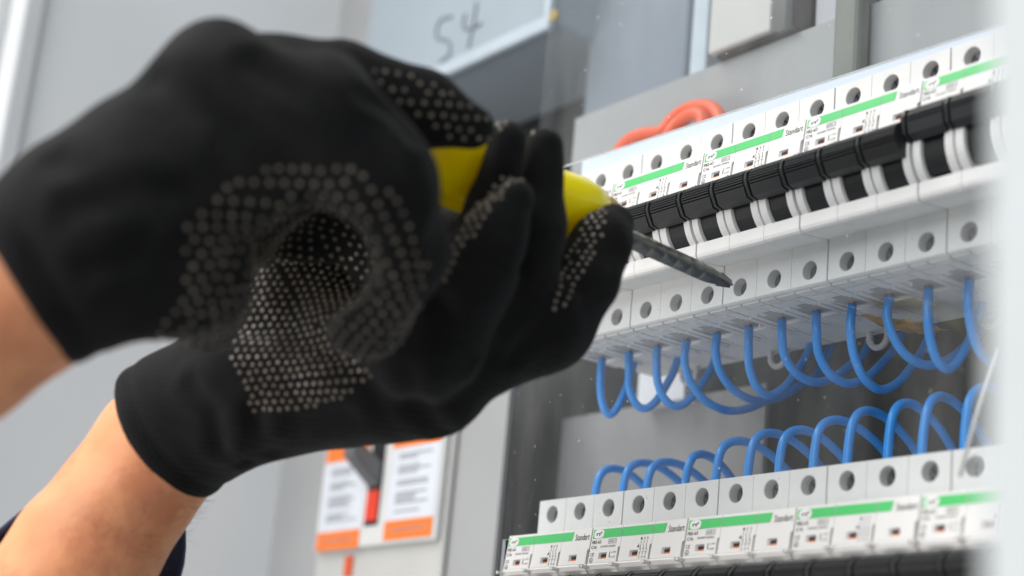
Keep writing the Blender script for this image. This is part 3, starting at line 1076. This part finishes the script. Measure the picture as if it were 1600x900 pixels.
def surface_nets(F, org, h):
    ins = F < 0
    nx, ny, nz = F.shape
    S = np.zeros((nx - 1, ny - 1, nz - 1, 3), np.float32)
    N = np.zeros((nx - 1, ny - 1, nz - 1), np.int32)
    base = np.stack(np.meshgrid(np.arange(nx - 1), np.arange(ny - 1), np.arange(nz - 1), indexing='ij'), -1).astype(np.float32)
    corners = [(i, j, k) for i in (0, 1) for j in (0, 1) for k in (0, 1)]
    sl = lambda c: F[c[0]:nx - 1 + c[0], c[1]:ny - 1 + c[1], c[2]:nz - 1 + c[2]]
    for c in corners:
        for ax in range(3):
            if c[ax]:
                continue
            d = list(c)
            d[ax] = 1
            fa, fb = sl(c), sl(d)
            x = (fa < 0) != (fb < 0)
            t = np.where(x, fa / np.where(x, fa - fb, 1), 0)
            for q in range(3):
                S[..., q] += np.where(x, c[q] + (t if q == ax else 0), 0)
            N += x
    act = N > 0
    idx = -np.ones(N.shape, np.int64)
    idx[act] = np.arange(act.sum())
    V = (base[act] + S[act] / N[act][:, None]) * h + org
    faces = []
    for ax in range(3):
        b, c = (ax + 1) % 3, (ax + 2) % 3
        A = [slice(None)] * 3
        B = [slice(None)] * 3
        A[ax] = slice(0, -1)
        B[ax] = slice(1, None)
        x = ins[tuple(A)] != ins[tuple(B)]
        flip = ins[tuple(A)]
        I = np.argwhere(x)
        ok = (I[:, b] > 0) & (I[:, c] > 0) & (I[:, b] < F.shape[b] - 1) & (I[:, c] < F.shape[c] - 1)
        I = I[ok]
        fl = flip[I[:, 0], I[:, 1], I[:, 2]]
        q = []
        for db, dc in ((0, 0), (-1, 0), (-1, -1), (0, -1)):
            J = I.copy()
            J[:, b] += db
            J[:, c] += dc
            q.append(idx[J[:, 0], J[:, 1], J[:, 2]])
        q = np.stack(q, 1)
        q[~fl] = q[~fl][:, ::-1]
        faces.append(q)
    Q = np.concatenate(faces)
    return V, Q


def surf_pt(fn, px, py, z0):
    """first point of the glove's surface along one line of sight (used to seat creases on the cloth)"""
    d = ray(px, py)
    z = z0
    for _ in range(60):
        v = float(fn((CC + z * d)[None])[0])
        z += v * 0.8
        if abs(v) < 2e-4:
            break
    return CC + z * d


def creases(P, lines):
    out = np.zeros(P.shape[:-1])
    for pts, w, amp in lines:
        D = None
        for a, b in zip(pts, pts[1:]):
            d = cone_sdf(P, a, b, 0.0, 0.0)
            D = d if D is None else np.minimum(D, d)
        out += amp * (np.exp(-(D / w) ** 2) - 0.55 * np.exp(-((D - 2.0 * w) / (1.2 * w)) ** 2))
    return out


def hem(P, cuff):
    s = (P - cuff[0]) @ cuff[1]
    rib = np.exp(-((s - 0.0035) / 0.0028) ** 2) * 0.0007 - np.exp(-((s - 0.0085) / 0.0012) ** 2) * 0.0006
    return -rib


def folds(P, amp, seed):
    r = np.random.default_rng(seed)
    out = np.zeros(P.shape[:-1])
    for i in range(7):
        k = r.normal(size=3)
        k *= r.uniform(90, 330) / np.linalg.norm(k)
        out += np.sin(P @ k + r.uniform(0, 6.28) + 1.5 * np.sin(P @ (k[[1, 2, 0]] * 0.4))) / 7
    return out * amp


def sdf_mesh(name, fn, nodes, h, pad=0.008, smooth_it=2):
    pts = np.array([node(n)[0] for n in nodes])
    rad = max(node(n)[1] for n in nodes) + pad
    lo, hi = pts.min(0) - rad, pts.max(0) + rad
    n = np.ceil((hi - lo) / h).astype(int) + 1
    P = np.stack(np.meshgrid(*[lo[i] + h * np.arange(n[i]) for i in range(3)], indexing='ij'), -1)
    F = fn(P)
    V, Q = surface_nets(F, lo, h)
    me = bpy.data.meshes.new(name)
    e = np.concatenate([Q[:, [0, 1]], Q[:, [1, 2]], Q[:, [2, 3]], Q[:, [3, 0]]])
    for it in range(smooth_it):
        acc = np.zeros_like(V)
        cnt = np.zeros(len(V))
        np.add.at(acc, e[:, 0], V[e[:, 1]])
        np.add.at(acc, e[:, 1], V[e[:, 0]])
        np.add.at(cnt, e[:, 0], 1)
        np.add.at(cnt, e[:, 1], 1)
        V = V * 0.4 + 0.6 * acc / np.maximum(cnt, 1)[:, None]
    me.from_pydata(V.tolist(), [], Q.tolist())
    me.update()
    me.shade_smooth()
    return me


def img_dir(dx, dy, dz):
    v = RC.T @ np.array([dx, dy, dz], float)
    return v / np.linalg.norm(v)


# ---- right glove: the nearer fist
R_main = [[(28, 450, 0.470, 150), (150, 365, 0.470, 150), (230, 320, 0.470, 148)],
          [(170, 330, 0.472, 130), (345, 150, 0.478, 106)],
          [(180, 400, 0.470, 140), (300, 425, 0.472, 105)]]
R_fingers = [[(345, 152, 0.472, 106), (480, 195, 0.472, 112), (580, 290, 0.475, 108), (606, 390, 0.482, 92), (575, 490, 0.495, 72)],
             [(330, 260, 0.467, 105), (430, 290, 0.467, 75)],
             [(290, 410, 0.475, 90), (330, 500, 0.490, 50)]]
R_index = [[(400, 120, 0.498, 62), (530, 128, 0.508, 64), (660, 168, 0.518, 54), (738, 200, 0.522, 34)]]
R_middle = [[(380, 150, .490, 90), (510, 172, .498, 80), (612, 268, .506, 55), (640, 380, .512, 45)]]
R_thumb = [[(300, 330, 0.520, 80), (460, 290, 0.540, 55), (580, 240, 0.550, 42)]]
R_hollow = [[(485, 415, 0.435, 92), (500, 415, 0.475, 84), (505, 420, 0.555, 78)]]
R_wall = [[(360, 330, 0.535, 95), (450, 320, 0.575, 85), (590, 350, 0.580, 80), (620, 440, 0.570, 70)]]
R_all = sum(R_main + R_fingers + R_index + R_middle + R_thumb + R_wall, [])
CUFF_R = (dep(30, 450, .470), img_dir(.85, -.53, .22))
CUFF_L = (dep(255, 686, .600), img_dir(.82, -.57, -.23))


CRE = {'r': [], 'l': []}


def f_right(P):
    F = None
    for c in R_main:
        d = chain_sdf(P, c)
        F = d if F is None else smin(F, d, 0.010)
    g = None
    for c in R_fingers:
        d = chain_sdf(P, c, 0.004)
        g = d if g is None else smin(g, d, 0.004)
    F = smin(F, g, 0.008)
    F = smin(F, chain_sdf(P, R_middle[0], 0.004), 0.003)
    F = smin(F, chain_sdf(P, R_index[0], 0.004), 0.003)
    F = smin(F, chain_sdf(P, R_thumb[0], 0.004), 0.006)
    F = smin(F, chain_sdf(P, R_wall[0], 0.004), 0.008)
    hol = chain_sdf(P, R_hollow[0], 0.004)
    F = -smin(-F, hol, 0.007)
    F = F + folds(P, 0.0021, 3) + creases(P, CRE['r']) + hem(P, CUFF_R)
    cut = -((P - CUFF_R[0]) @ CUFF_R[1])
    return -smin(-F, -cut, 0.0015)


# ---- left glove
L_main = [[(225, 715, .600, 108), (290, 655, .598, 113), (400, 602, .586, 116), (540, 592, .575, 108), (670, 578, .565, 106)],
          [(600, 560, .570, 110), (770, 505, .558, 80)],
          [(400, 545, .592, 85), (465, 470, .592, 88), (520, 475, .588, 85)]]
L_fing = [[(660, 530, .542, 95), (735, 430, .533, 66), (775, 365, .528, 48), (806, 310, .527, 31)],
          [(730, 480, .550, 80), (772, 330, .541, 42), (791, 220, .541, 32)],
          [(790, 490, .560, 75), (838, 350, .549, 45), (852, 227, .550, 31)],
          [(760, 530, .562, 88), (850, 500, .566, 78), (905, 440, .570, 57), (940, 380, .575, 45), (960, 348, .580, 31)],
          [(640, 500, .585, 72), (712, 378, .598, 50), (800, 300, .612, 32)]]
L_all = sum(L_main + L_fing, [])


def f_left(P):
    F = None
    for c in L_main:
        d = chain_sdf(P, c)
        F = d if F is None else smin(F, d, 0.010)
    g = None
    for c in L_fing:
        d = chain_sdf(P, c, 0.005)
        g = d if g is None else smin(g, d, 0.0012)
    F = smin(F, g, 0.005)
    F = F + folds(P, 0.0012, 5) + creases(P, CRE['l']) + hem(P, CUFF_L)
    cut = -((P - CUFF_L[0]) @ CUFF_L[1])
    return -smin(-F, -cut, 0.0015)


person = thing("person", "bare-forearmed person in black dotted work gloves holding a yellow screwdriver with both hands", "person", tuple(dep(252, 690, .6)))


def world_child(name, me, mats, parent):
    o = link_mesh(name, me, mats, parent)
    o.matrix_parent_inverse = Matrix.Translation(-Vector(parent.location))
    return o


RC_LINES = [([(395, 100), (500, 165), (585, 240), (640, 330)], .0035, .0016), ([(250, 120), (330, 150), (410, 215), (450, 262)], .0040, .0012), ([(110, 330), (200, 300), (290, 300)], .0035, .0013),
            ([(140, 420), (220, 395), (285, 400)], .0035, .0013), ([(95, 250), (150, 290), (230, 350)], .0040, .0012), ([(560, 150), (610, 175), (640, 215)], .0025, .0012)]
LC_LINES = [([(366, 508), (440, 520), (530, 548)], .0050, .0018), ([(385, 722), (405, 680), (400, 640)], .0030, .0013), ([(430, 705), (470, 665), (540, 650)], .0035, .0012), ([(300, 600), (335, 640), (345, 700)], .0030, .0012), ([(690, 675), (650, 630), (640, 580)], .0035, .0013),
            ([(800, 560), (830, 520), (880, 505)], .0025, .0011), ([(745, 400), (780, 415), (815, 410)], .0022, .0011), ([(905, 455), (930, 450), (955, 440)], .0020, .0009), ([(740, 560), (700, 520), (690, 470)], .0030, .0012)]
cr = [([surf_pt(f_right, x, y, .40) for x, y in l], w, a) for l, w, a in RC_LINES]
cl = [([surf_pt(f_left, x, y, .45) for x, y in l], w, a) for l, w, a in LC_LINES]
CRE['r'], CRE['l'] = cr, cl
me_r = sdf_mesh("glove", f_right, R_all, 0.0013)
me_l = sdf_mesh("glove", f_left, L_all, 0.0013)
glove_r = world_child("glove", me_r, GLOVE, person)
glove_l = world_child("glove", me_l, GLOVE, person)
glove_r['label'] = "nearer black glove closed round the handle"
glove_l['label'] = "lower black glove with fingers up round the front of the handle"

arm_l = [(300, 640, .600, 92), (250, 700, .600, 101), (130, 870, .592, 113), (10, 1045, .585, 130), (-160, 1300, .575, 150)]
arm_r = [(90, 415, .472, 118), (28, 458, .470, 136), (-60, 520, .466, 138), (-200, 620, .460, 150), (-420, 780, .450, 160)]
me = sdf_mesh("forearm", lambda P: chain_sdf(P, arm_l, 0.004) + folds(P, 0.0007, 9), arm_l, 0.0022)
fa = world_child("forearm", me, SKIN, person)
fa['label'] = "lower forearm entering the lower glove"
me = sdf_mesh("forearm", lambda P: chain_sdf(P, arm_r, 0.004) + folds(P, 0.0007, 11), arm_r, 0.0022)
fa = world_child("forearm", me, SKIN, person)
fa['label'] = "upper forearm at the left edge entering the nearer glove"


# fine hairs on the lower forearm
fa_l = [o for o in person.children if o.name.startswith("forearm")][0]
hr = np.random.default_rng(4)
side = Vector(img_dir(.8, .55, -.2))
bm = bmesh.new()
mv = fa_l.data.vertices
for vi in hr.integers(0, len(mv), 1500):
    v = mv[vi]
    d0, d1 = Vector(dep(130, 870, .592)), Vector(dep(250, 700, .600))
    along = (d0 - d1).normalized()
    if not (-0.01 < (v.co - d1).dot(along) < 0.075):
        continue
    if v.normal.dot(side) < 0.25:
        continue
    L = hr.uniform(0.003, 0.006)
    dirn = (v.normal * 0.7 - along * 0.5 + Vector(hr.normal(size=3)) * 0.3).normalized()
    tube(bm, [v.co, v.co + dirn * L * 0.5 + v.normal * 0.0006, v.co + dirn * L], [0.00005, 0.00004, 0.00002], 3, caps=False)
me = bpy.data.meshes.new("arm_hair")
bm.to_mesh(me)
bm.free()
kind(link_mesh("arm_hair", me, mat("hair_dark", (0.05, 0.03, 0.02), 0.5), fa_l), 'stuff')


# sleeves: open tubes of navy cloth
def sleeve(c0, axis, r0, r1, length, tilt):
    axis = Vector(axis).normalized()
    s = axis.cross(Vector((0, 0, 1))).normalized()
    u = s.cross(axis)
    tilt = Vector(tilt)
    bm = bmesh.new()
    rings = []
    n = 48
    for i in range(10):
        t = i / 9
        rr = r0 + (r1 - r0) * t
        ring = []
        for k in range(n):
            a = 2 * math.pi * k / n
            d = s * math.cos(a) + u * math.sin(a)
            w = 1 + 0.03 * math.sin(3 * a + i) + 0.02 * math.sin(7 * a + 2 * i)
            p = Vector(c0) + d * rr * w + axis * (length * t)
            p += axis * (d.dot(tilt) * rr * (1 - t))
            ring.append(bm.verts.new(p))
        rings.append(ring)
    for a, b in zip(rings, rings[1:]):
        for k in range(n):
            f = bm.faces.new((a[k], a[(k + 1) % n], b[(k + 1) % n], b[k]))
            f.smooth = True
    me = bpy.data.meshes.new("sleeve")
    bm.to_mesh(me)
    bm.free()
    o = world_child("sleeve", me, NAVY, person)
    md = o.modifiers.new("cloth", 'SOLIDIFY')
    md.thickness = 0.002
    md.offset = 1
    return o


fwd = Vector(RC[2])
ax_l = dep(-160, 1300, .575) - dep(130, 870, .592)
sleeve(dep(104, 926, .590), ax_l, 0.0325, 0.046, 0.13, tuple(-fwd * 1.5))
ax_r = dep(-420, 780, .430) - dep(-60, 520, .446)
sleeve(dep(-260, 665, .438), ax_r, 0.031, 0.040, 0.10, (0, 0, 0))


# ---- grip dots: rubber rings spread over the palm sides
def inside_poly(x, y, poly):
    c = np.zeros(len(x), bool)
    n = len(poly)
    for i in range(n):
        x1, y1 = poly[i]
        x2, y2 = poly[(i + 1) % n]
        hit = ((y1 > y) != (y2 > y)) & (x < (x2 - x1) * (y - y1) / (y2 - y1 + 1e-12) + x1)
        c ^= hit
    return c


def dots(me, polys, spacing, rad, parent, seed, facing=-0.05):
    r = np.random.default_rng(seed)
    co = np.zeros(len(me.vertices) * 3)
    me.vertices.foreach_get("co", co)
    co = co.reshape(-1, 3)
    nr = np.zeros(len(me.vertices) * 3)
    me.vertices.foreach_get("normal", nr)
    nr = nr.reshape(-1, 3)
    q = np.zeros(len(me.polygons) * 4, int)
    me.polygons.foreach_get("vertices", q)
    q = q.reshape(-1, 4)
    bm = bmesh.new()
    count = 0
    for poly, zmin, zmax in polys:
        ctr = co[q].mean(1)
        c = (ctr - CC) @ RC.T
        px, py = 800 + FPX * c[:, 0] / c[:, 2], 450 + FPX * c[:, 1] / c[:, 2]
        fn = nr[q].mean(1)
        view = (CC - ctr)
        view /= np.linalg.norm(view, axis=1)[:, None]
        ok = inside_poly(px, py, poly) & (c[:, 2] > zmin) & (c[:, 2] < zmax) & ((fn * view).sum(1) > facing)
        Q = q[ok]
        if not len(Q):
            continue
        u = r.random((len(Q), 10, 2))
        A, B, C2, D = (co[Q[:, i]][:, None] for i in range(4))
        P = (A * (1 - u[..., :1]) + B * u[..., :1]) * (1 - u[..., 1:]) + (D * (1 - u[..., :1]) + C2 * u[..., :1]) * u[..., 1:]
        NA, NB, NC, ND = (nr[Q[:, i]][:, None] for i in range(4))
        NN = (NA * (1 - u[..., :1]) + NB * u[..., :1]) * (1 - u[..., 1:]) + (ND * (1 - u[..., :1]) + NC * u[..., :1]) * u[..., 1:]
        P = P.reshape(-1, 3)
        NN = NN.reshape(-1, 3)
        NN /= np.linalg.norm(NN, axis=1)[:, None]
        kd = KDTree(len(P))
        for i, p in enumerate(P):
            kd.insert(p, i)
        kd.balance()
        taken = np.zeros((0, 3))
        used = np.zeros(len(P), bool)
        picked = []
        for seed_i in [len(P) // 2] + list(r.integers(0, len(P), 40)):
            # a triangular lattice grown over the surface from each seed
            todo = [seed_i]
            while todo:
                i = todo.pop(0)
                if len(taken) and (((taken - P[i]) ** 2).sum(1) < (0.80 * spacing) ** 2).any():
                    continue
                taken = np.vstack([taken, P[i]])
                picked.append(i)
                nn = NN[i]
                e = np.array((0.35, 0.25, 0.9)) - nn * (nn @ np.array((0.35, 0.25, 0.9)))
                e /= np.linalg.norm(e)
                f = np.cross(nn, e)
                for k in range(6):
                    a = math.pi / 3 * k
                    want = P[i] + spacing * (e * math.cos(a) + f * math.sin(a))
                    _, jn, dist = kd.find(want)
                    if dist < 0.33 * spacing:
                        todo.append(jn)
        for i in picked:
            p, nn = P[i], NN[i]
            count += 1
            s = np.cross(nn, (0.3, 0.5, 0.81)); s /= np.linalg.norm(s)
            t = np.cross(nn, s)
            rr = rad * r.uniform(0.9, 1.1)
            m = 8
            prof = ((1.0, -0.0003), (0.9, 0.00026), (0.62, 0.00042), (0.32, 0.00018))
            rings = []
            for f_, hgt in prof:
                rings.append([bm.verts.new(p + nn * hgt + (s * math.cos(2 * math.pi * k / m) + t * math.sin(2 * math.pi * k / m)) * rr * f_) for k in range(m)])
            for a, b in zip(rings, rings[1:]):
                for k in range(m):
                    f = bm.faces.new((a[k], a[(k + 1) % m], b[(k + 1) % m], b[k]))
                    f.smooth = True
            bm.faces.new(rings[-1])
    me2 = bpy.data.meshes.new("grip_dots")
    bm.to_mesh(me2)
    bm.free()
    o = link_mesh("grip_dots", me2, DOT, parent)
    kind(o, 'stuff')
    return count


ring_poly = [(285, 360), (305, 325), (370, 282), (450, 258), (540, 262), (612, 300), (650, 358), (668, 430), (655, 500), (610, 560), (540, 560), (300, 540), (240, 540), (270, 480), (295, 430)]
index_poly = [(575, 108), (620, 112), (700, 140), (765, 185), (770, 215), (735, 218), (690, 212), (650, 180)]
n1 = dots(me_r, [(ring_poly, .40, .62), (index_poly, .47, .60)], 0.0040, 0.0008, glove_r, 1)
palm_poly = [(362, 490), (400, 432), (460, 392), (535, 374), (560, 420), (640, 500), (655, 510), (620, 560), (540, 618), (470, 640), (398, 642), (362, 560)]
d_poly = [(925, 322), (948, 325), (950, 345), (925, 400), (905, 440), (885, 480), (862, 492), (868, 450), (885, 410), (908, 360)]
c_poly = [(770, 290), (800, 276), (815, 282), (790, 300), (755, 345), (725, 395), (700, 440), (690, 440), (705, 385), (735, 330)]
n2 = dots(me_l, [(palm_poly, .54, .66), (d_poly, .50, .62), (c_poly, .50, .60), ([(765, 188), (785, 176), (797, 186), (775, 212)], .5, .6), ([(820, 200), (838, 186), (848, 194), (828, 214)], .5, .6)], 0.0029, 0.00082, glove_l, 2)
print("dots", n1, n2)

# ------------------------------------------------------------------ screwdriver
TIP = dep(1139, 443, .645)
HB = dep(600, 200, .535)
sd = thing("screwdriver", "yellow handled screwdriver with dark ribbed shaft pointing at the breakers", "screwdriver", tuple(HB))
ax = TIP - HB
LEN = np.linalg.norm(ax)
rot = Vector(ax).to_track_quat('Z', 'Y').to_matrix().to_4x4()
sd.matrix_world = Matrix.Translation(Vector(HB)) @ rot


def lathe(bm, prof, n=32, fl=None, mi=0):
    rings = []
    for z, r in prof:
        ring = []
        for k in range(n):
            a = 2 * math.pi * k / n
            w = fl(a, z) if fl else 1.0
            ring.append(bm.verts.new((r * w * math.cos(a), r * w * math.sin(a), z)))
        rings.append(ring)
    for a, b in zip(rings, rings[1:]):
        for k in range(n):
            f = bm.faces.new((a[k], a[(k + 1) % n], b[(k + 1) % n], b[k]))
            f.smooth = True
            f.material_index = mi
    bm.faces.new(rings[0][::-1])
    bm.faces.new(rings[-1])


zf = LEN * 0.555
bm = bmesh.new()
lathe(bm, [(-0.004, 0.006), (0.0, 0.0105), (0.006, 0.0135), (0.02, 0.0148), (0.045, 0.0142), (0.058, 0.0118), (0.068, 0.0108), (zf - 0.022, 0.0118), (zf - 0.010, 0.0128), (zf - 0.003, 0.0120), (zf, 0.0095), (zf + 0.001, 0.007)], 48,
      lambda a, z: 1 + (0.05 * math.cos(6 * a) if 0.004 < z < 0.056 else 0.0))
mesh_obj("handle", bm, YELLOW, sd)
bm = bmesh.new()
lathe(bm, [(zf + 0.0012, 0.0104), (zf + 0.004, 0.0106), (zf + 0.009, 0.0092), (zf + 0.013, 0.0060)], 24)
mesh_obj("collar", bm, AMBER, sd)
bm = bmesh.new()
prof = []
z = zf + 0.008
while z < LEN - 0.020:
    prof += [(z, 0.0033), (z + 0.0052, 0.0033), (z + 0.0058, 0.00305), (z + 0.0064, 0.0033)]
    z += 0.0072
lathe(bm, prof + [(LEN - 0.0165, 0.0033), (LEN - 0.013, 0.0032), (LEN - 0.003, 0.0019), (LEN - 0.0004, 0.0017), (LEN, 0.0014)], 12, lambda a, z: 1.0 + 0.05 * math.cos(4 * a))
mesh_obj("shaft", bm, SHAFT, sd)
bm = bmesh.new()
for k in range(4):
    a = math.pi / 2 * k + 0.4
    c, s_ = math.cos(a), math.sin(a)
    t = bmesh.new()
    vs = [(0.0006, -0.0004, LEN - 0.006), (0.0006, 0.0004, LEN - 0.006), (0.0027, 0.0004, LEN - 0.006), (0.0027, -0.0004, LEN - 0.006),
          (0.0003, -0.0004, LEN + 0.0008), (0.0003, 0.0004, LEN + 0.0008), (0.0014, 0.0004, LEN + 0.0008), (0.0014, -0.0004, LEN + 0.0008)]
    V = [bm.verts.new((x * c - y * s_, x * s_ + y * c, z)) for x, y, z in vs]
    for f in ((0, 1, 2, 3), (7, 6, 5, 4), (0, 4, 5, 1), (1, 5, 6, 2), (2, 6, 7, 3), (3, 7, 4, 0)):
        bm.faces.new([V[i] for i in f])
    t.free()
bmesh.ops.recalc_face_normals(bm, faces=bm.faces[:])
mesh_obj("bit", bm, SHAFT, sd)
